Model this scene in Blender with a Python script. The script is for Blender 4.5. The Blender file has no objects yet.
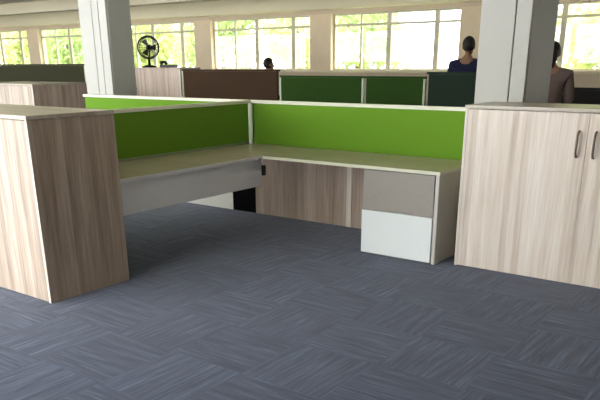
import bpy, bmesh, math, random
from mathutils import Vector, Matrix
random.seed(7)
S = bpy.context.scene
COL = S.collection

# ------------------------------------------------------------------ helpers
class MB:
    """collects shapes into one bmesh"""
    def __init__(self):
        self.bm = bmesh.new()
    def box(self, x0, x1, y0, y1, z0, z1, bev=0.0):
        r = bmesh.ops.create_cube(self.bm, size=1.0)
        vs = r['verts']
        for v in vs:
            v.co = Vector(((x0+x1)/2 + v.co.x*(x1-x0), (y0+y1)/2 + v.co.y*(y1-y0), (z0+z1)/2 + v.co.z*(z1-z0)))
        if bev > 0:
            es = list({e for v in vs for e in v.link_edges})
            bmesh.ops.bevel(self.bm, geom=es, offset=bev, segments=2, affect='EDGES', profile=0.6)
        return self
    def prism(self, pts, z0, z1, bev=0.0):
        bot = [self.bm.verts.new((x, y, z0)) for x, y in pts]
        top = [self.bm.verts.new((x, y, z1)) for x, y in pts]
        n = len(pts)
        fs = [self.bm.faces.new(top), self.bm.faces.new(bot[::-1])]
        for i in range(n):
            fs.append(self.bm.faces.new((bot[i], bot[(i+1) % n], top[(i+1) % n], top[i])))
        if bev > 0:
            es = list({e for f in fs for e in f.edges})
            bmesh.ops.bevel(self.bm, geom=es, offset=bev, segments=2, affect='EDGES', profile=0.6)
        return self
    def tube(self, pts, r, n=10, close=False):
        pts = [Vector(p) for p in pts]
        rings = []
        m = len(pts)
        up = None
        for i, p in enumerate(pts):
            if close:
                d = (pts[(i+1) % m] - pts[i-1]).normalized()
            else:
                d = (pts[min(i+1, m-1)] - pts[max(i-1, 0)]).normalized()
            if up is None:
                a = Vector((0, 0, 1)) if abs(d.z) < 0.9 else Vector((1, 0, 0))
                up = (a - d*a.dot(d)).normalized()
            else:
                up = (up - d*up.dot(d)).normalized()
            sd = d.cross(up)
            rr = r[i] if isinstance(r, (list, tuple)) else r
            rings.append([self.bm.verts.new(p + (up*math.cos(t) + sd*math.sin(t))*rr)
                          for t in [2*math.pi*k/n for k in range(n)]])
        for i in range(m if close else m-1):
            a, b = rings[i], rings[(i+1) % m]
            for k in range(n):
                self.bm.faces.new((a[k], a[(k+1) % n], b[(k+1) % n], b[k]))
        if not close:
            self.bm.faces.new(rings[0][::-1]); self.bm.faces.new(rings[-1])
        return self
    def lathe(self, prof, cx=0, cy=0, n=24):
        rings = []
        for r, z in prof:
            rings.append([self.bm.verts.new((cx+r*math.cos(2*math.pi*k/n), cy+r*math.sin(2*math.pi*k/n), z)) for k in range(n)])
        for a, b in zip(rings, rings[1:]):
            for k in range(n):
                self.bm.faces.new((a[k], a[(k+1) % n], b[(k+1) % n], b[k]))
        self.bm.faces.new(rings[0][::-1]); self.bm.faces.new(rings[-1])
        return self
    def build(self, name, m, parent=None, smooth=False, label=None):
        bmesh.ops.recalc_face_normals(self.bm, faces=self.bm.faces[:])
        me = bpy.data.meshes.new(name)
        self.bm.to_mesh(me); self.bm.free()
        if smooth:
            for p in me.polygons: p.use_smooth = True
        if m: me.materials.append(m)
        o = bpy.data.objects.new(name, me)
        COL.objects.link(o)
        if parent: o.parent = parent
        if label: o['label'] = label
        return o

def thing(name, label, cat, loc=(0, 0, 0), rz=0, group=None):
    o = bpy.data.objects.new(name, None)
    COL.objects.link(o)
    o.empty_display_size = 0.1
    o.location = loc; o.rotation_euler = (0, 0, rz)
    o['label'] = label; o['category'] = cat
    if group: o['group'] = group
    return o
def struct(o, label=None):
    o['kind'] = 'structure'
    if label: o['label'] = label
    return o
def copy_tree(o, parent=None):
    c = o.copy(); COL.objects.link(c)
    c.parent = parent
    for ch in list(o.children): copy_tree(ch, c)
    return c

# ------------------------------------------------------------------ materials
def srgb(r, g, b):
    f = lambda c: (c/255/12.92) if c/255 <= 0.04045 else ((c/255+0.055)/1.055)**2.4
    return (f(r), f(g), f(b), 1)
class NT:
    def __init__(self, name):
        self.m = bpy.data.materials.new(name); self.m.use_nodes = True
        self.t = self.m.node_tree; self.n = self.t.nodes
        self.b = self.n['Principled BSDF']
    def node(self, ty, **kw):
        n = self.n.new(ty)
        for k, v in kw.items(): setattr(n, k, v)
        return n
    def link(self, a, b): self.t.links.new(a, b)
    def math(self, op, a, b=None, c=None):
        n = self.node('ShaderNodeMath', operation=op)
        for i, v in enumerate((a, b, c)):
            if v is None: continue
            if isinstance(v, (int, float)): n.inputs[i].default_value = v
            else: self.link(v, n.inputs[i])
        return n.outputs[0]
    def mix(self, fac, a, b):
        n = self.node('ShaderNodeMix', data_type='RGBA')
        if isinstance(fac, (int, float)): n.inputs[0].default_value = fac
        else: self.link(fac, n.inputs[0])
        for s, v in ((6, a), (7, b)):
            if isinstance(v, tuple): n.inputs[s].default_value = v
            else: self.link(v, n.inputs[s])
        return n.outputs[2]
    def ramp(self, fac, stops):
        n = self.node('ShaderNodeValToRGB')
        e = n.color_ramp.elements
        while len(e) < len(stops): e.new(0.5)
        for i, (p, c) in enumerate(stops):
            e[i].position = p; e[i].color = c
        self.link(fac, n.inputs[0])
        return n.outputs[0]
    def coords(self, world=False):
        if world:
            g = self.node('ShaderNodeNewGeometry'); src = g.outputs['Position']
        else:
            g = self.node('ShaderNodeTexCoord'); src = g.outputs['Object']
        s = self.node('ShaderNodeSeparateXYZ'); self.link(src, s.inputs[0])
        return s.outputs[0], s.outputs[1], s.outputs[2]
    def vec(self, x, y, z=0.0):
        n = self.node('ShaderNodeCombineXYZ')
        for i, v in enumerate((x, y, z)):
            if isinstance(v, (int, float)): n.inputs[i].default_value = v
            else: self.link(v, n.inputs[i])
        return n.outputs[0]
    def noise(self, vec, scale=1.0, detail=3.0, rough=0.5):
        n = self.node('ShaderNodeTexNoise')
        n.inputs['Scale'].default_value = scale; n.inputs['Detail'].default_value = detail
        n.inputs['Roughness'].default_value = rough
        self.link(vec, n.inputs['Vector'])
        return n.outputs[0]
    def white(self, vec):
        n = self.node('ShaderNodeTexWhiteNoise', noise_dimensions='3D')
        self.link(vec, n.inputs['Vector'])
        return n.outputs[0]
    def bump(self, h, strength=0.2, dist=0.01):
        n = self.node('ShaderNodeBump')
        n.inputs['Strength'].default_value = strength; n.inputs['Distance'].default_value = dist
        self.link(h, n.inputs['Height']); self.link(n.outputs[0], self.b.inputs['Normal'])
    def base(self, v):
        if isinstance(v, tuple): self.b.inputs['Base Color'].default_value = v
        else: self.link(v, self.b.inputs['Base Color'])
    def rough(self, v, spec=None):
        self.b.inputs['Roughness'].default_value = v
        if spec is not None: self.b.inputs['Specular IOR Level'].default_value = spec

def plain(name, c, rough=0.5, metal=0.0, var=0.06, scale=12, spec=None):
    t = NT(name)
    x, y, z = t.coords()
    n = t.noise(t.vec(x, y, z), scale, 3)
    lo = tuple(v*(1-var) for v in c[:3])+(1,); hi = tuple(min(1, v*(1+var)) for v in c[:3])+(1,)
    t.base(t.mix(n, lo, hi)); t.rough(rough, spec); t.b.inputs['Metallic'].default_value = metal
    return t.m

def wood(name, dark, mid, light, horiz=False, strip=0.05, rough=0.45, seed=0.0):
    t = NT(name)
    x, y, z = t.coords()
    if horiz:
        u, v = y, x
    else:
        u, v = t.math('ADD', x, y), z
    u = t.math('ADD', u, seed)
    warp = t.noise(t.vec(t.math('MULTIPLY', u, 3), t.math('MULTIPLY', v, 1.2), seed), 1.0, 2)
    uw = t.math('ADD', u, t.math('MULTIPLY', t.math('SUBTRACT', warp, 0.5), 0.03))
    cell = t.math('FLOOR', t.math('DIVIDE', uw, strip))
    vj = t.math('ADD', t.math('MULTIPLY', v, 0.9), t.math('MULTIPLY', t.white(t.vec(cell, seed, 3.0)), 5.0))
    tone = t.white(t.vec(cell, 4.0, seed+1))
    grain = t.noise(t.vec(t.math('MULTIPLY', uw, 55), t.math('MULTIPLY', v, 2.2), cell), 1.0, 5, 0.62)
    broad = t.noise(t.vec(t.math('MULTIPLY', uw, 14), t.math('MULTIPLY', v, 0.8), seed), 1.0, 3)
    f = t.math('ADD', t.math('ADD', t.math('MULTIPLY', tone, 0.2), t.math('MULTIPLY', grain, 0.6)), t.math('MULTIPLY', broad, 0.42))
    f = t.math('SUBTRACT', f, 0.10)
    t.base(t.ramp(f, [(0.22, dark), (0.5, mid), (0.78, light)]))
    t.rough(rough, 0.4)
    t.bump(grain, 0.08, 0.004)
    return t.m

def fabric(name, c, rough=0.95, var=0.22):
    t = NT(name)
    x, y, z = t.coords()
    u = t.math('ADD', x, y)
    w1 = t.noise(t.vec(t.math('MULTIPLY', u, 260), t.math('MULTIPLY', z, 60)), 1.0, 2)
    w2 = t.noise(t.vec(t.math('MULTIPLY', u, 60), t.math('MULTIPLY', z, 260)), 1.0, 2)
    f = t.math('MULTIPLY', t.math('ADD', w1, w2), 0.5)
    lo = tuple(v*(1-var) for v in c[:3])+(1,); hi = tuple(min(1, v*(1+var)) for v in c[:3])+(1,)
    t.base(t.mix(f, lo, hi)); t.rough(rough, 0.15)
    t.bump(f, 0.25, 0.003)
    t.b.inputs['Sheen Weight'].default_value = 0.15
    return t.m

def carpet():
    t = NT('carpet_tiles')
    x, y, z = t.coords(True)
    T = 0.5
    x = t.math('ADD', x, 0.18); y = t.math('ADD', y, 0.07)
    cx = t.math('FLOOR', t.math('DIVIDE', x, T)); cy = t.math('FLOOR', t.math('DIVIDE', y, T))
    par = t.math('MODULO', t.math('ADD', t.math('ADD', cx, cy), 1000), 2)
    inv = t.math('SUBTRACT', 1.0, par)
    a = t.math('ADD', t.math('MULTIPLY', x, par), t.math('MULTIPLY', y, inv))   # across the ribs
    l = t.math('ADD', t.math('MULTIPLY', y, par), t.math('MULTIPLY', x, inv))   # along the ribs
    rnd = t.white(t.vec(cx, cy, 2.0))
    off = t.math('MULTIPLY', rnd, 37.0)
    s1 = t.noise(t.vec(t.math('MULTIPLY', a, 55), t.math('MULTIPLY', l, 2.6), off), 1.0, 2, 0.5)
    s2 = t.noise(t.vec(t.math('MULTIPLY', a, 130), t.math('MULTIPLY', l, 9), off), 1.0, 2, 0.6)
    f = t.math('ADD', t.math('MULTIPLY', s1, 0.75), t.math('MULTIPLY', s2, 0.35))
    f = t.math('ADD', f, t.math('MULTIPLY', t.math('SUBTRACT', rnd, 0.5), 0.05))
    speck = t.noise(t.vec(x, y), 240, 2)
    f = t.math('ADD', f, t.math('MULTIPLY', t.math('SUBTRACT', speck, 0.5), 0.34))
    col = t.ramp(f, [(0.22, srgb(50, 58, 79)), (0.50, srgb(69, 79, 104)), (0.72, srgb(93, 104, 131)), (0.90, srgb(144, 154, 178))])
    t.base(col); t.rough(0.95, 0.1)
    t.bump(f, 0.35, 0.006)
    t.b.inputs['Sheen Weight'].default_value = 0.2
    return t.m

def glass():
    t = NT('window_glass')
    n = t.n
    tr = n.new('ShaderNodeBsdfTransparent'); gl = n.new('ShaderNodeBsdfGlossy'); gl.inputs['Roughness'].default_value = 0.02
    tr.inputs['Color'].default_value = (0.93, 0.95, 0.94, 1)
    mx = n.new('ShaderNodeMixShader'); mx.inputs[0].default_value = 0.05
    t.link(tr.outputs[0], mx.inputs[1]); t.link(gl.outputs[0], mx.inputs[2])
    t.link(mx.outputs[0], n['Material Output'].inputs['Surface'])
    return t.m

def leaf(name, c1, c2):
    t = NT(name)
    x, y, z = t.coords()
    f = t.noise(t.vec(x, y, z), 2.2, 4)
    col = t.ramp(f, [(0.35, c1), (0.65, c2)])
    d = t.node('ShaderNodeBsdfDiffuse'); tl = t.node('ShaderNodeBsdfTranslucent'); mx = t.node('ShaderNodeMixShader')
    mx.inputs[0].default_value = 0.5
    t.link(col, d.inputs[0]); t.link(col, tl.inputs[0])
    t.link(d.outputs[0], mx.inputs[1]); t.link(tl.outputs[0], mx.inputs[2])
    t.link(mx.outputs[0], t.n['Material Output'].inputs['Surface'])
    return t.m

M = {}
M['carpet'] = carpet()
M['pale_oak'] = wood('pale_oak_laminate', srgb(188, 172, 156), srgb(226, 214, 200), srgb(246, 240, 232), seed=11.0)
M['gap_shade'] = plain('corner_gap_shade', srgb(14, 14, 14), 0.9, spec=0.03)  # near-black colour stands for the darkness in the open corner gap
M['oak'] = wood('grey_oak_laminate', srgb(134, 117, 103), srgb(186, 170, 154), srgb(222, 212, 200))
M['oak_b'] = wood('grey_oak_laminate_far', srgb(150, 128, 112), srgb(186, 168, 152), srgb(216, 204, 192), seed=3.3)
M['oak_shaded'] = wood('grey_oak_laminate_shaded', srgb(128, 110, 96), srgb(176, 158, 142), srgb(208, 196, 182), seed=7.1)  # darker copy of the oak, with the sides' dimmer light put into its colour
M['oak_panel'] = wood('oak_wall_panel', srgb(134, 114, 98), srgb(172, 154, 138), srgb(204, 190, 176), strip=0.11, seed=1.7)
M['desk'] = wood('desk_laminate', srgb(164, 154, 130), srgb(176, 166, 142), srgb(188, 178, 154), horiz=True, strip=0.3, rough=0.32, seed=5)
M['edge'] = plain('pale_edge_band', srgb(222, 224, 200), 0.4, var=0.03)
M['cab_top'] = wood('cabinet_top_laminate', srgb(150, 138, 122), srgb(184, 174, 158), srgb(206, 198, 184), horiz=True, strip=0.12, rough=0.3, seed=2)
M['cab_edge'] = plain('cabinet_edge_band', srgb(226, 216, 206), 0.4, var=0.05)
M['gap'] = plain('dark_recess', srgb(60, 52, 46), 0.8)
M['fascia'] = plain('grey_metal_sheet', srgb(236, 236, 240), 0.36, var=0.03, scale=3)
M['panel_lam'] = plain('light_grey_laminate', srgb(208, 206, 200), 0.5, var=0.05, scale=20)
M['grey_lam'] = plain('grey_laminate', srgb(156, 151, 143), 0.5, var=0.08, scale=30)
M['white_lam'] = plain('glossy_white_front', srgb(243, 250, 250), 0.14, var=0.015, scale=4)
M['alu'] = plain('satin_aluminium', srgb(158, 166, 140), 0.4, metal=0.25, var=0.05)
M['trim'] = plain('pale_screen_trim', srgb(232, 234, 214), 0.4, var=0.02)
M['green'] = fabric('lime_green_fabric', srgb(108, 154, 44))
M['dkgreen'] = fabric('dark_green_fabric', srgb(46, 74, 26))
M['dkolive'] = fabric('dark_olive_fabric', srgb(52, 52, 32))
M['dkbrown'] = fabric('dark_brown_fabric', srgb(68, 50, 36))
M['charcoal'] = fabric('charcoal_fabric', srgb(54, 54, 54))
M['blackgreen'] = fabric('blackish_green_fabric', srgb(42, 56, 46))
M['steel'] = plain('brushed_steel', srgb(120, 108, 96), 0.35, metal=0.6, var=0.05)
M['black'] = plain('black_plastic', srgb(22, 22, 22), 0.45)
M['pale_panel'] = plain('pale_lower_panel', srgb(214, 214, 208), 0.5, var=0.03)
M['column'] = plain('painted_column', srgb(192, 192, 186), 0.6, var=0.06, scale=2.5)
M['wall'] = plain('tan_wall_paint', srgb(222, 204, 178), 0.85, var=0.07, scale=0.8)
M['pier'] = plain('pinkish_brick_pier', srgb(240, 220, 192), 0.9, var=0.12, scale=1.6)
M['beam'] = plain('cream_beam_paint', srgb(236, 226, 196), 0.85, var=0.08, scale=0.6)
M['ceil'] = plain('ceiling_paint', srgb(240, 234, 210), 0.9, var=0.06, scale=0.5)
M['frame'] = plain('window_frame_paint', srgb(214, 206, 184), 0.55, var=0.05)
M['glass'] = glass()
M['leafy'] = leaf('pale_green_leaves', srgb(192, 204, 144), srgb(230, 232, 184))
M['leafy2'] = leaf('mid_green_leaves', srgb(170, 190, 134), srgb(212, 222, 170))
M['bark'] = plain('tree_bark', srgb(128, 110, 84), 0.9, var=0.2, scale=6)
M['ground'] = plain('grass_ground', srgb(150, 160, 110), 0.95, var=0.2, scale=0.7)
M['skin'] = plain('skin', srgb(150, 112, 88), 0.55, var=0.05)
M['hair'] = plain('dark_hair', srgb(40, 32, 26), 0.6, var=0.2, scale=60)
M['navy'] = fabric('navy_shirt', srgb(34, 38, 62))
M['maroon'] = fabric('red_brown_top', srgb(128, 72, 58))
M['taupe'] = fabric('grey_brown_top', srgb(112, 96, 92))
M['trouser'] = fabric('dark_trousers', srgb(40, 40, 48))
M['shoe'] = plain('black_shoe', srgb(24, 22, 22), 0.4)
M['eye'] = plain('eye_dark', srgb(30, 24, 22), 0.2)

# ------------------------------------------------------------------ setting
XL, XR, YF, YB, ZC = -36.0, 5.0, -2.0, 18.0, 3.3
struct(MB().box(XL, XR, YF, YB, -0.12, 0).build('floor', M['carpet']), 'dark slate blue carpet tiles laid with turned ribs')
struct(MB().box(XL, XR, YF, YB+0.3, ZC, ZC+0.2).build('ceiling', M['ceil']))
struct(MB().box(XR, XR+0.25, YF, YB+0.3, -0.12, ZC).build('wall_right', M['wall']))
struct(MB().box(XL-0.25, XL, YF, YB+0.3, -0.12, ZC).build('wall_left', M['wall']))
SILL, TRANS, HEAD = 1.24, 2.46, 2.77
# far wall: spandrel, lintel and piers
w = MB()
w.box(XL, XR, YB, YB+0.3, -0.12, SILL)
w.box(XL, XR, YB, YB+0.3, HEAD, ZC)
struct(w.build('wall_back', M['wall']))
P0, PIT, PW = -12.52, 4.72, 0.74
piers = []
k = -5
bays = []
for k in range(-5, 4):
    c = P0 + PIT*k
    if c-PW/2 > XL and c+PW/2 < XR: piers.append((c-PW/2, c+PW/2))
for n, (a, b) in enumerate(piers):
    struct(MB().box(a, b, YB-0.06, YB+0.28, SILL, HEAD).build('trim_%d' % (n+10), M['pier']), 'pinkish brick pier between the far windows')
edges = [XL] + [v for p in piers for v in p] + [XR]
bays = [(edges[i], edges[i+1]) for i in range(0, len(edges), 2)]
sill = MB().box(XL, XR, YB-0.1, YB-0.005, SILL-0.05, SILL+0.02, 0.008)
struct(sill.build('trim_2', M['beam']), 'cream window sill board along the far wall')
for i, (a, b) in enumerate(bays):
    if b-a < 0.4: continue
    win = bpy.data.objects.new('window_%d' % (i+1), None); COL.objects.link(win); struct(win)
    win.location = ((a+b)/2, YB+0.12, SILL)
    L = a-(a+b)/2; R = -L; H = HEAD-SILL; tz = TRANS-SILL
    f = MB()
    f.box(L, R, -0.04, 0.04, 0.002, 0.06); f.box(L, R, -0.04, 0.04, H-0.05, H-0.002)
    f.box(L, L+0.06, -0.04, 0.04, 0.06, H-0.05); f.box(R-0.06, R, -0.04, 0.04, 0.06, H-0.05)
    f.box(L+0.06, R-0.06, -0.035, 0.035, tz-0.03, tz+0.03)
    for frac, wd in ((0.235, 0.05), (0.46, 0.13), (0.82, 0.13)):
        xm = L + (R-L)*frac
        f.box(xm-wd/2, xm+wd/2, -0.038, 0.038, 0.06, H-0.05)
    f.build('window_frame', M['frame'], win)
    MB().box(L+0.05, R-0.05, -0.004, 0.004, 0.05, H-0.04).build('window_pane', M['glass'], win)
# beams under the ceiling, parallel to the far wall
for n, (y0, y1, z0) in enumerate(((17.45, 17.93, 2.87), (14.2, 14.6, 2.98), (10.9, 11.3, 3.0), (7.6, 8.0, 3.02))):
    struct(MB().box(XL, XR, y0, y1, z0, ZC-0.001, 0.01).build('trim_%d' % (n+3), M['beam']), 'cream ceiling beam running along the room')
# front facade behind the viewpoint: a wide glazed front (openings)
fw_ = MB()
fw_.box(-2.6, XR, YF-0.25, YF, 0.12, 3.16)
fw_.box(XL, XR, YF-0.25, YF, -0.12, 0.12); fw_.box(XL, XR, YF-0.25, YF, 3.16, ZC)
xx = XL
while xx < -3:
    fw_.box(xx, xx+0.16, YF-0.25, YF, 0.12, 3.16); xx += 4.1
struct(fw_.build('wall_front', M['wall']))
# columns
def column(x0, x1, y0, y1, grooves, label):
    m = MB()
    m.box(x0, x1, y0+0.025, y1, 0, ZC-0.001)
    xs = [x0] + grooves + [x1]
    for a, b in zip(xs, xs[1:]):
        m.box(a+0.004, b-0.006, y0, y0+0.03, 0, ZC-0.001, 0.006)
    return struct(m.build('column', M['column']), label)
column(-7.46, -6.96, 5.68, 6.04, [-7.22, -7.10], 'left square painted column with a grooved front')
column(-2.42, -2.00, 5.68, 6.27, [-2.13], 'right square painted column behind the oak cupboard')
# outside
struct(MB().box(-75, 45, YB+0.32, 90, -0.6, -0.4).build('ground', M['ground']))

# ------------------------------------------------------------------ trees outside
def blob_leaves(seed, n, rx, rz, size):
    rd = random.Random(seed); bm = bmesh.new()
    centres = [(Vector((rd.uniform(-1, 1)*rx*0.6, rd.uniform(-1, 1)*rx*0.6, rz + rd.uniform(-0.6, 0.6)*rz)), rd.uniform(0.35, 0.6)*rx) for _ in range(14)]
    for i in range(n):
        c, r = rd.choice(centres)
        d = Vector((rd.gauss(0, 1), rd.gauss(0, 1), rd.gauss(0, 1))).normalized()*r*rd.uniform(0.55, 1.0)
        p = c + d
        q = Vector((rd.gauss(0, 1), rd.gauss(0, 1), rd.gauss(0, 1))).normalized()
        u = q.orthogonal().normalized(); v = q.cross(u)
        s = size*rd.uniform(0.6, 1.3)
        bm.faces.new([bm.verts.new(p + u*s), bm.verts.new(p + v*s*0.5), bm.verts.new(p - u*s), bm.verts.new(p - v*s*0.5)])
    me = bpy.data.meshes.new('foliage'); bm.to_mesh(me); bm.free()
    return me
fol = [blob_leaves(3, 2600, 1.9, 1.5, 0.17), blob_leaves(5, 2400, 1.6, 1.7, 0.15)]
fol[0].materials.append(M['leafy']); fol[1].materials.append(M['leafy2'])
def tree(x, y, s, v, label):
    t = thing('tree', label, 'tree', (x, y, -0.4), random.uniform(0, 6), 'trees outside the far windows')
    MB().tube([(0, 0, 0), (0.05, 0.02, 0.9), (-0.03, 0.04, 1.8), (0.05, 0, 2.8)], [0.16, 0.13, 0.11, 0.05]).build('trunk', M['bark'], t, True)
    o = bpy.data.objects.new('foliage', fol[v]); COL.objects.link(o); o.parent = t; o.location = (0, 0, 0.9*s); o.scale = (s, s, s)
    return t
TL = [(-35.4, 23.2, 1.1, 0, 'pale tree outside the leftmost window, above the tall dark olive partition'),
      (-31.2, 22.8, 1.0, 1, 'green tree outside the window just left of the left column'),
      (-25.4, 23.5, 1.15, 0, 'pale tree outside the window behind the black desk fan'),
      (-20.6, 22.6, 1.1, 1, 'green tree outside, above the left half of the dark brown partition'),
      (-19.8, 27.3, 1.1, 0, 'pale tree outside, just right of the shorter person in red-brown'),
      (-14.2, 22.8, 1.1, 1, 'green tree outside, above where the two dark green partitions meet'),
      (-6.2, 23.0, 0.95, 0, 'pale tree outside the window right of the right column')]
for a in TL: tree(*a)

# ------------------------------------------------------------------ cabinets
def cupboard(label, loc, W, D, H, doors, handles, wood_side, wood_door, top_mat):
    """front faces -Y, origin at front-left base corner"""
    t = thing('storage_cupboard', label, 'cupboard', loc)
    th = 0.022
    c = MB()
    c.box(0, th, 0.0, D, 0, H-0.026, 0.0015)
    c.box(W-th, W, 0.0, D, 0, H-0.026, 0.0015)
    c.box(th, W-th, D-0.012, D, 0, H-0.026)
    c.box(th, W-th, 0.024, D-0.012, 0.05, 0.07)
    c.box(th, W-th, 0.024, D-0.012, H-0.6, H-0.58)
    c.build('carcass', wood_side, t)
    MB().box(0.001, th-0.001, -0.0025, -0.0004, 0.001, H-0.027).build('edge_strip', M['cab_edge'], t)
    MB().box(W-th+0.001, W-0.001, -0.0025, -0.0004, 0.001, H-0.027).build('edge_strip', M['cab_edge'], t)
    MB().box(th+0.001, W-th-0.001, 0.018, 0.036, 0.0, 0.048).build('plinth', wood_side, t)
    MB().box(-0.004, W+0.004, -0.006, D, H-0.025, H, 0.003).build('top_panel', top_mat, t)
    n = doors; dw = (W-2*th)/n
    for i in range(n):
        d = MB().box(th+i*dw+0.0009, th+(i+1)*dw-0.0009, 0.0, 0.019, 0.006, H-0.029, 0.0012).build('door', wood_door, t)
        hx = th+(i+1)*dw-0.055 if i % 2 == 0 else th+i*dw+0.055
        if handles:
            z0, z1 = 0.885, 1.055
            pts = [(hx, 0.0, z0), (hx, -0.018, z0+0.004), (hx, -0.030, z0+0.022)]
            pts += [(hx, -0.034, z0+0.022+(z1-z0-0.044)*j/4) for j in range(1, 4)]
            pts += [(hx, -0.030, z1-0.022), (hx, -0.018, z1-0.004), (hx, 0.0, z1)]
            MB().tube(pts, 0.0075, 10).build('handle', M['steel'], d, True, 'brushed metal bow handle')
    return t
cupboard('grey oak cupboard at the left end of the desk, its plain side towards the middle', (-6.80, 2.53, 0), 2.865, 0.665, 1.2, 4, True, M['oak_shaded'], M['oak'], M['cab_top'])  # widened leftwards out of view to block daylight from under the desk
cupboard('pale oak two-door cupboard with bow handles right of the desk, before the column', (-2.165, 4.95, 0), 1.75, 0.50, 1.2, 2, True, M['pale_oak'], M['pale_oak'], M['cab_top'])
cupboard('grey oak cupboard in the next bay, behind the nearest left cupboard', (-11.6, 6.55, 0), 1.69, 1.0, 1.2, 2, False, M['oak_shaded'], M['oak'], M['cab_top'])
cupboard('far pinkish wood cabinet carrying the black desk fan, beside the left column', (-11.6, 9.0, 0), 2.38, 0.5, 1.41, 2, True, M['oak_b'], M['oak_b'], M['oak_b'])

# ------------------------------------------------------------------ desk partitions
def partition(label, loc, W, ztop, zlow, fab, low=None, low_x=None, posts=(0.0, 1.0), rz=0, trim=M['trim'], th=0.05, gap_x=None, postm=None, railm=None, foot=0.16):
    """upright screen along local X, centred on local y=0"""
    t = thing('desk_screen', label, 'desk screen', loc, rz)
    h = th/2
    MB().box(0.03, W-0.03, -h*0.8, h*0.8, zlow, ztop-0.031, 0.004).build('fabric_panel', fab, t)
    MB().box(0, W, -h, h, ztop-0.03, ztop, 0.004).build('top_rail', trim, t)
    MB().box(0.03, W-0.03, -h, h, zlow-0.032, zlow-0.001, 0.003).build('lower_rail', railm or trim, t)
    for p in posts:
        x = p*(W-0.03)
        MB().box(x, x+0.03, -h, h, 0.012, ztop-0.0305, 0.003).build('post', postm or M['alu'], t)
        MB().box(x-0.0, x+0.03, -foot, foot, 0.0, 0.0115, 0.003).build('foot', M['alu'], t)
    if low:
        for a, b in low_x:
            MB().box(a, b, -h*0.7, h*0.7, 0.0, zlow-0.034, 0.002).build('lower_panel', low, t)
    if gap_x: MB().box(gap_x[0], gap_x[1], -h*0.7, h*0.7, 0.0, zlow-0.034, 0.002).build('lower_panel', M['gap_shade'], t, label='black sheet in place of the shaded gap')  # black sheet added where there is only a dark gap
    return t
# rear screen of the L desk
t = thing('desk_screen', 'lime green screen with wood lower panels along the back of the desk', 'desk screen', (-4.79, 5.605, 0))
MB().box(0.075, 2.62, -0.02, 0.02, 0.69, 1.108, 0.004).build('fabric_panel', M['green'], t)
MB().box(0.0, 2.65, -0.026, 0.026, 1.109, 1.14, 0.004).build('top_rail', M['trim'], t)
MB().box(0.0, 0.072, -0.034, 0.034, 0.69, 1.108, 0.004).build('post', M['alu'], t)
MB().box(2.622, 2.65, -0.026, 0.026, 0.0, 1.108, 0.004).build('post', M['alu'], t)
for a, b in ((0.075, 0.70), (0.703, 1.20), (1.262, 1.9), (1.903, 2.62)):
    MB().box(a, b, -0.018, 0.018, 0.0, 0.688, 0.002).build('lower_panel', M['oak_panel'], t)
MB().box(1.203, 1.259, -0.022, 0.022, 0.0, 0.688, 0.002).build('upright', M['pale_oak'], t)
# its continuation beyond the left screen
partition('bright lime green screen running on from the corner towards the left column', (-7.42, 5.605, 0), 2.61, 1.14, 0.70, M['green'], M['pale_panel'], [(0.0, 2.38)], posts=(), gap_x=(2.383, 2.698))
# left screen
partition('shaded green screen along the left wing of the desk, end-on to the corner post', (-4.755, 3.25, 0), 2.31, 1.14, 0.74, M['green'], rz=math.pi/2, posts=(0.0,), railm=M['alu'], foot=0.024)

# ------------------------------------------------------------------ L-shaped desk
D = thing('corner_desk', 'empty L-shaped desk with pale edges between the two oak cupboards', 'desk', (-4.725, 5.575, 0))
ox, oy = -4.725, 5.575
def P(x, y): return (x-ox, y-oy)
Lp = [P(-4.72, 3.235), P(-4.0, 3.235), P(-4.0, 4.845), P(-2.285, 4.845), P(-2.285, 5.57), P(-4.72, 5.57)]
MB().prism(Lp, 0.695, 0.72, 0.002).build('worktop', M['desk'], D)
b_ = MB()
MB().box(-4.0-ox+0.0003, -4.0-ox+0.004, 3.235-oy, 4.8405-oy, 0.695, 0.7195).build('edge_band', M['fascia'], D)
b_.box(-4.0-ox+0.0003, -2.281-ox, 4.841-oy, 4.8447-oy, 0.695, 0.7195)
b_.box(-2.2847-ox, -2.281-ox, 4.8447-oy, 5.57-oy, 0.695, 0.7195)
MB().box(-4.72-ox, -3.996-ox, 3.231-oy, 3.2347-oy, 0.695, 0.7195).build('edge_band', M['edge'], D)
b_.build('edge_band', M['edge'], D)
MB().box(-2.318-ox, -2.288-ox, 4.855-oy, 5.56-oy, 0, 0.694, 0.002).build('end_panel', M['panel_lam'], D)
MB().box(-2.317-ox, -2.289-ox, 4.851-oy, 4.8545-oy, 0.001, 0.693).build('panel_edge', M['panel_lam'], D)
MB().box(-4.70-ox, -4.06-ox, 3.245-oy, 3.27-oy, 0, 0.694, 0.002).build('end_panel', M['grey_lam'], D)
MB().box(-4.052-ox, -4.034-ox, 3.275-oy, 4.87-oy, 0.45, 0.694, 0.003).build('modesty_panel', M['fascia'], D, label='grey metal modesty panel under the left wing')
MB().box(-4.056-ox, -4.02-ox, 4.872-oy, 4.915-oy, 0.54, 0.63, 0.003).build('socket_box', M['black'], D, label='small black socket box')
# pedestal under the right end
t = thing('drawer_pedestal', 'drawer unit with glossy white bottom drawer under the right desk end', 'drawer unit', (-2.955, 4.85, 0))
MB().box(0, 0.632, 0.022, 0.55, 0, 0.69, 0.003).build('carcass', M['grey_lam'], t)
MB().box(0.002, 0.63, 0.0, 0.02, 0.375, 0.686, 0.002).build('drawer', M['grey_lam'], t)
MB().box(0.0, 0.632, -0.012, 0.02, 0.012, 0.365, 0.004).build('drawer', M['white_lam'], t, label='glossy white drawer front')

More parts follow.
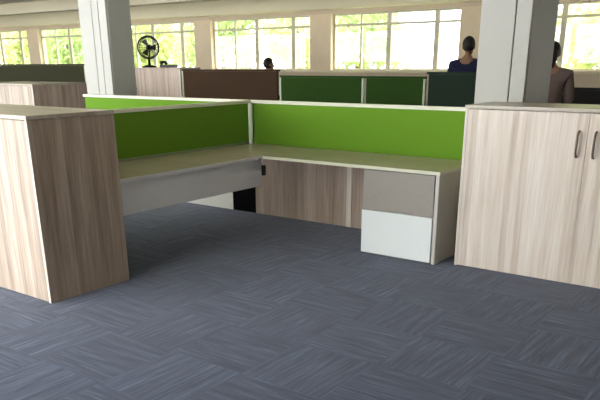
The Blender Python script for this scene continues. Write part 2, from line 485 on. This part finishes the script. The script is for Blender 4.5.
# ------------------------------------------------------------------ partitions across the aisle
partition('dark green partition, widest of the far green row, right of the brown one', (-7.03, 9.0, 0), 1.52, 1.30, 0.4, M['dkgreen'], trim=M['dkgreen'], posts=(0.0, 1.0))
partition('dark green partition, narrower one beside the blackish partition', (-5.495, 9.0, 0), 0.96, 1.30, 0.4, M['dkgreen'], trim=M['dkgreen'], posts=(1.0,))
partition('blackish green partition in front of the person in navy, left of the right column', (-4.52, 9.0, 0), 1.25, 1.36, 0.4, M['blackgreen'], trim=M['blackgreen'], posts=(1.0,))
partition('dark brown partition across the aisle, left of the dark green ones', (-9.16, 9.0, 0), 2.11, 1.385, 0.4, M['dkbrown'], trim=M['dkbrown'], posts=(0.0,))
partition('tall dark olive partition at far left, behind the second left cupboard', (-18.2, 9.7, 0), 5.5, 1.475, 0.4, M['dkolive'], trim=M['dkolive'], posts=(0.0, 1.0))
partition('charcoal partition at far right, behind the pale oak cupboard', (-2.95, 8.9, 0), 3.4, 1.195, 0.35, M['charcoal'], trim=M['charcoal'], posts=(1.0,), postm=M['charcoal'])

# ------------------------------------------------------------------ fan and telephone on the far cabinet
t = thing('desk_fan', 'round black desk fan standing on the far pinkish wood cabinet', 'fan', (-10.2, 9.2, 1.411), math.radians(35))
MB().lathe([(0.0, 0), (0.13, 0), (0.14, 0.012), (0.09, 0.03), (0.025, 0.045), (0.018, 0.16), (0.0, 0.16)]).build('base', M['black'], t, True)
C0 = Vector((0, 0, 0.34)); Rf = 0.19
ring = MB()
for dy, rr in ((-0.05, 0.17), (0.0, 0.19), (0.05, 0.17)):
    ring.tube([C0 + Vector((rr*math.cos(a), dy, rr*math.sin(a))) for a in [2*math.pi*k/36 for k in range(36)]], 0.014 if dy == 0 else 0.006, 8, True)
for k in range(20):
    a = 2*math.pi*k/20
    e = Vector((math.cos(a), 0, math.sin(a)))
    ring.tube([C0 + e*0.04 + Vector((0, -0.075, 0)), C0 + e*0.17 + Vector((0, -0.05, 0)), C0 + e*0.19], 0.0025, 5)
    ring.tube([C0 + e*0.04 + Vector((0, 0.075, 0)), C0 + e*0.17 + Vector((0, 0.05, 0)), C0 + e*0.19], 0.0025, 5)
ring.build('guard', M['black'], t, True)
for k in range(3):
    bl = MB()
    a0 = 2*math.pi*k/3
    vs = []
    for side in (-1, 1):
        vs.append([bl.bm.verts.new(C0 + Vector((math.cos(a0+side*wd)*r, side*0.02*r/0.15, math.sin(a0+side*wd)*r))) for r, wd in ((0.03, 0.3), (0.09, 0.42), (0.15, 0.36))])
    for i in range(2):
        bl.bm.faces.new((vs[0][i], vs[0][i+1], vs[1][i+1], vs[1][i]))
    blo = bl.build('blade', M['black'], t)
    sd = blo.modifiers.new('thick', 'SOLIDIFY'); sd.thickness = 0.004
mo = MB(); mo.tube([C0 + Vector((0, -0.08, 0)), C0 + Vector((0, 0.0, 0)), C0 + Vector((0, 0.13, 0)), C0 + Vector((0, 0.16, 0))], [0.03, 0.045, 0.05, 0.03], 16)
mo.tube([(0, 0.08, 0.34), (0, 0.06, 0.22), (0, 0, 0.14)], 0.017, 10)
mo.build('motor', M['black'], t, True)
t = thing('desk_telephone', 'low black telephone beside the desk fan on the pinkish cabinet', 'telephone', (-9.72, 9.22, 1.411), math.radians(20))
bm_ = MB(); bm_.prism([(-0.13, -0.11), (0.13, -0.11), (0.13, 0.11), (-0.13, 0.11)], 0, 0.05, 0.012); bm_.build('body', M['black'], t)
MB().tube([(-0.10, -0.10, 0.075), (-0.09, -0.03, 0.094), (-0.09, 0.03, 0.094), (-0.10, 0.10, 0.075)], [0.032, 0.022, 0.022, 0.032], 12).build('handset', M['black'], t, True)

# ------------------------------------------------------------------ people
def to_mesh(o, name):
    dg = bpy.context.evaluated_depsgraph_get()
    me = bpy.data.meshes.new_from_object(o.evaluated_get(dg)); me.name = name
    old = o.data
    bpy.data.objects.remove(o); bpy.data.meshes.remove(old)
    return me
def skin_mesh(verts, edges, radii, name, root=0, remesh=None, extra=None):
    me = bpy.data.meshes.new(name); me.from_pydata([Vector(v) for v in verts], edges, [])
    o = bpy.data.objects.new(name, me); COL.objects.link(o)
    o.modifiers.new('skin', 'SKIN')
    for i, r in enumerate(radii):
        d = me.skin_vertices[0].data[i]
        d.radius = r if isinstance(r, tuple) else (r, r); d.use_root = (i == root)
    s = o.modifiers.new('sub', 'SUBSURF'); s.levels = 2; s.render_levels = 2
    bpy.context.view_layer.update()
    me2 = to_mesh(o, name)
    if extra or remesh:
        bm = bmesh.new(); bm.from_mesh(me2)
        if extra: extra(bm)
        bm.to_mesh(me2); bm.free()
        o = bpy.data.objects.new(name, me2); COL.objects.link(o)
        r = o.modifiers.new('re', 'REMESH'); r.mode = 'VOXEL'; r.voxel_size = remesh or 0.012
        sm = o.modifiers.new('sm', 'SMOOTH'); sm.iterations = 3; sm.factor = 0.4
        bpy.context.view_layer.update()
        me2 = to_mesh(o, name)
    for p in me2.polygons: p.use_smooth = True
    return me2
def ball(bm, c, r, seg=20):
    m = Matrix.Translation(Vector(c)) @ Matrix.Diagonal((*r, 1))
    bmesh.ops.create_uvsphere(bm, u_segments=seg, v_segments=seg//2+2, radius=1, matrix=m)
def person(label, loc, rz, H, top, lean=0.0, bent_arm=False, long_hair=False):
    """faces local -Y; a standing figure of height H"""
    t = thing('person', label, 'person', loc, rz)
    k = H/1.75
    def V(x, y, z): return (x*k, (y - max(0, z-0.95)*lean)*k, z*k)
    vs = [V(0, 0, 0.95), V(0, 0.01, 1.10), V(0, 0.02, 1.28), V(0, 0.02, 1.42), V(0, 0.0, 1.50), V(0, -0.01, 1.56)]
    rs = [(0.15, 0.11), (0.135, 0.10), (0.155, 0.105), (0.12, 0.085), (0.055, 0.055), (0.052, 0.055)]
    rs = [(a*k, b*k) for a, b in rs]
    ed = [(0, 1), (1, 2), (2, 3), (3, 4), (4, 5)]
    def chain(start, pts, rad):
        prev = start
        for p, r in zip(pts, rad):
            vs.append(V(*p)); rs.append((r*k, r*k)); ed.append((prev, len(vs)-1)); prev = len(vs)-1
        return prev
    arms = []
    for s in (-1, 1):
        if bent_arm:
            pts = [(s*0.19, 0.01, 1.40), (s*0.235, 0.0, 1.13), (s*0.22, -0.14, 1.16), (s*0.20, -0.27, 1.20)]
        else:
            pts = [(s*0.19, 0.01, 1.40), (s*0.235, 0.01, 1.13), (s*0.235, -0.12, 1.05), (s*0.21, -0.24, 1.01)]
        chain(3, pts, [0.055, 0.044, 0.036, 0.028]); arms.append(pts)
        chain(0, [(s*0.095, 0.0, 0.86), (s*0.105, -0.01, 0.50), (s*0.11, 0.015, 0.10), (s*0.11, -0.05, 0.05), (s*0.115, -0.13, 0.035)], [0.085, 0.06, 0.042, 0.042, 0.033])
        # hand: palm then five fingers
        hx, hy, hz = pts[-1]
        palm = chain(len(vs)-1-5, [], [])
        wi = len(vs)-6
        vs.append(V(hx, hy-0.06, hz-0.005)); rs.append((0.03*k, 0.016*k)); ed.append((wi, len(vs)-1)); pi = len(vs)-1
        for j, (dx, ln) in enumerate(((-0.027, 0.068), (-0.009, 0.078), (0.009, 0.072), (0.027, 0.056))):
            a = (hx+dx, hy-0.085, hz-0.008); b = (hx+dx*1.15, hy-0.085-ln*0.55, hz-0.016); c = (hx+dx*1.2, hy-0.085-ln*0.9, hz-0.036)
            chain(pi, [a, b, c], [0.0095, 0.009, 0.0075])
        chain(wi, [(hx-s*0.032, hy-0.035, hz-0.008), (hx-s*0.046, hy-0.07, hz-0.018)], [0.011, 0.009])
    hc = Vector(V(0, -0.025, 1.64))
    def head(bm):
        ball(bm, hc + Vector((0, 0.012, 0.012))*k, (0.075*k, 0.094*k, 0.098*k))
        ball(bm, hc + Vector((0, -0.03, -0.055))*k, (0.055*k, 0.055*k, 0.062*k))
        ball(bm, hc + Vector((0, -0.09, -0.02))*k, (0.014*k, 0.022*k, 0.026*k), 10)
        ball(bm, hc + Vector((0, -0.079, -0.062))*k, (0.026*k, 0.012*k, 0.010*k), 10)
        for s in (-1, 1): ball(bm, hc + Vector((s*0.078, 0.01, -0.01))*k, (0.012*k, 0.022*k, 0.034*k), 10)
    me = skin_mesh(vs, ed, rs, 'body', 0, 0.0085, head)
    me.materials.append(M['skin'])
    b = bpy.data.objects.new('body', me); COL.objects.link(b); b.parent = t
    # eyes
    for s in (-1, 1):
        ey = MB(); ball(ey.bm, hc + Vector((s*0.03, -0.072, 0.004))*k, (0.012*k, 0.010*k, 0.008*k), 10)
        ey.build('eye', M['eye'], t, True)
    # hair cap
    hb = MB(); ball(hb.bm, hc + Vector((0, 0.02, 0.024))*k, (0.085*k, 0.101*k, 0.104*k), 24)
    cut = [v for v in hb.bm.verts if (v.co.y < hc.y-0.045*k and v.co.z < hc.z+0.055*k) or v.co.z < hc.z-0.06*k]
    bmesh.ops.delete(hb.bm, geom=cut, context='VERTS')
    ho = hb.build('hair', M['hair'], t, True); q = ho.modifiers.new('s', 'SOLIDIFY'); q.thickness = 0.012*k
    if long_hair:
        MB().tube([hc + Vector((0, 0.08, 0.02))*k, hc + Vector((0, 0.105, -0.07))*k, hc + Vector((0, 0.11, -0.16))*k], [0.06*k, 0.05*k, 0.025*k], 14).build('hair', M['hair'], t, True)
    # clothes, grown a little over the same skeleton
    def cloth(idx_pts, idx_ed, rad, name, m):
        o = bpy.data.objects.new(name, skin_mesh([V(*p) for p in idx_pts], idx_ed, rad, name, 0)); o.data.materials.append(m)
        COL.objects.link(o); o.parent = t
    g = 0.018
    pv = [(0, 0, 0.93), (0, 0.01, 1.10), (0, 0.02, 1.28), (0, 0.02, 1.43), (0, 0.008, 1.50)]
    pr = [((0.155+g)*k, (0.115+g)*k), ((0.135+g)*k, (0.10+g)*k), ((0.155+g)*k, (0.105+g)*k), ((0.15+g)*k, (0.10+g)*k), (0.075*k, 0.075*k)]
    pe = [(0, 1), (1, 2), (2, 3), (3, 4)]
    for pts in arms:
        prev = 3
        for p, r in zip(pts[:3], (0.062, 0.046, 0.04)):
            pv.append(p); pr.append(((r+g)*k, (r+g)*k)); pe.append((prev, len(pv)-1)); prev = len(pv)-1
    cloth(pv, pe, pr, 'shirt', top)
    pv = [(0, 0, 0.95)]; pr = [(0.16*k, 0.125*k)]; pe = []
    for s in (-1, 1):
        prev = 0
        for p, r in (((s*0.095, 0, 0.86), 0.10), ((s*0.105, -0.01, 0.50), 0.078), ((s*0.11, 0.01, 0.10), 0.066)):
            pv.append(p); pr.append((r*k, r*k)); pe.append((prev, len(pv)-1)); prev = len(pv)-1
    cloth(pv, pe, pr, 'trousers', M['trouser'])
    for s in (-1, 1):
        sh = MB(); ball(sh.bm, Vector((s*0.112, -0.05, 0.042))*k, (0.05*k, 0.135*k, 0.042*k), 16); sh.build('shoe', M['shoe'], t, True)
    return t
person('person in a navy shirt standing behind the blackish partition left of the right column', (-4.29, 9.75, 0), math.radians(190), 1.80, M['navy'])
person('person in a grey-brown top half hidden by the right column', (-2.62, 8.2, 0), math.radians(200), 1.68, M['taupe'], bent_arm=True, long_hair=True)
person('shorter person in a red-brown top behind the dark brown partition', (-7.72, 9.55, 0), math.radians(150), 1.55, M['maroon'])

# ------------------------------------------------------------------ light
wld = bpy.data.worlds.new('overcast_sky'); S.world = wld; wld.use_nodes = True
bg = wld.node_tree.nodes['Background']
bg.inputs['Color'].default_value = (0.97, 0.985, 1.0, 1); bg.inputs['Strength'].default_value = 6.0

# ------------------------------------------------------------------ camera
cam = bpy.data.cameras.new('camera'); co = bpy.data.objects.new('camera', cam); COL.objects.link(co)
cam.sensor_width = 36.0; cam.sensor_fit = 'HORIZONTAL'
cam.lens = 694.7/600*36
cam.shift_y = 122.4/600
yaw, pit, rol = math.radians(36.58), math.radians(20.59), math.radians(-0.32)
fwd = Vector((-math.sin(yaw)*math.cos(pit), math.cos(yaw)*math.cos(pit), -math.sin(pit)))
rt = Vector((math.cos(yaw), math.sin(yaw), 0)); up = rt.cross(fwd)
r2 = rt*math.cos(rol) + up*math.sin(rol); u2 = -rt*math.sin(rol) + up*math.cos(rol)
mw = Matrix((r2, u2, -fwd)).transposed().to_4x4(); mw.translation = Vector((0, 0, 1.5))
co.matrix_world = mw
cam.clip_start = 0.05; cam.clip_end = 300
S.camera = co
S.view_settings.view_transform = 'Standard'; S.view_settings.look = 'None'
S.view_settings.exposure = 0.6; S.view_settings.gamma = 1.0; S.view_settings.use_curve_mapping = False
S.cycles.use_denoising = True
S.cycles.max_bounces = 8; S.cycles.diffuse_bounces = 5; S.cycles.transparent_max_bounces = 12
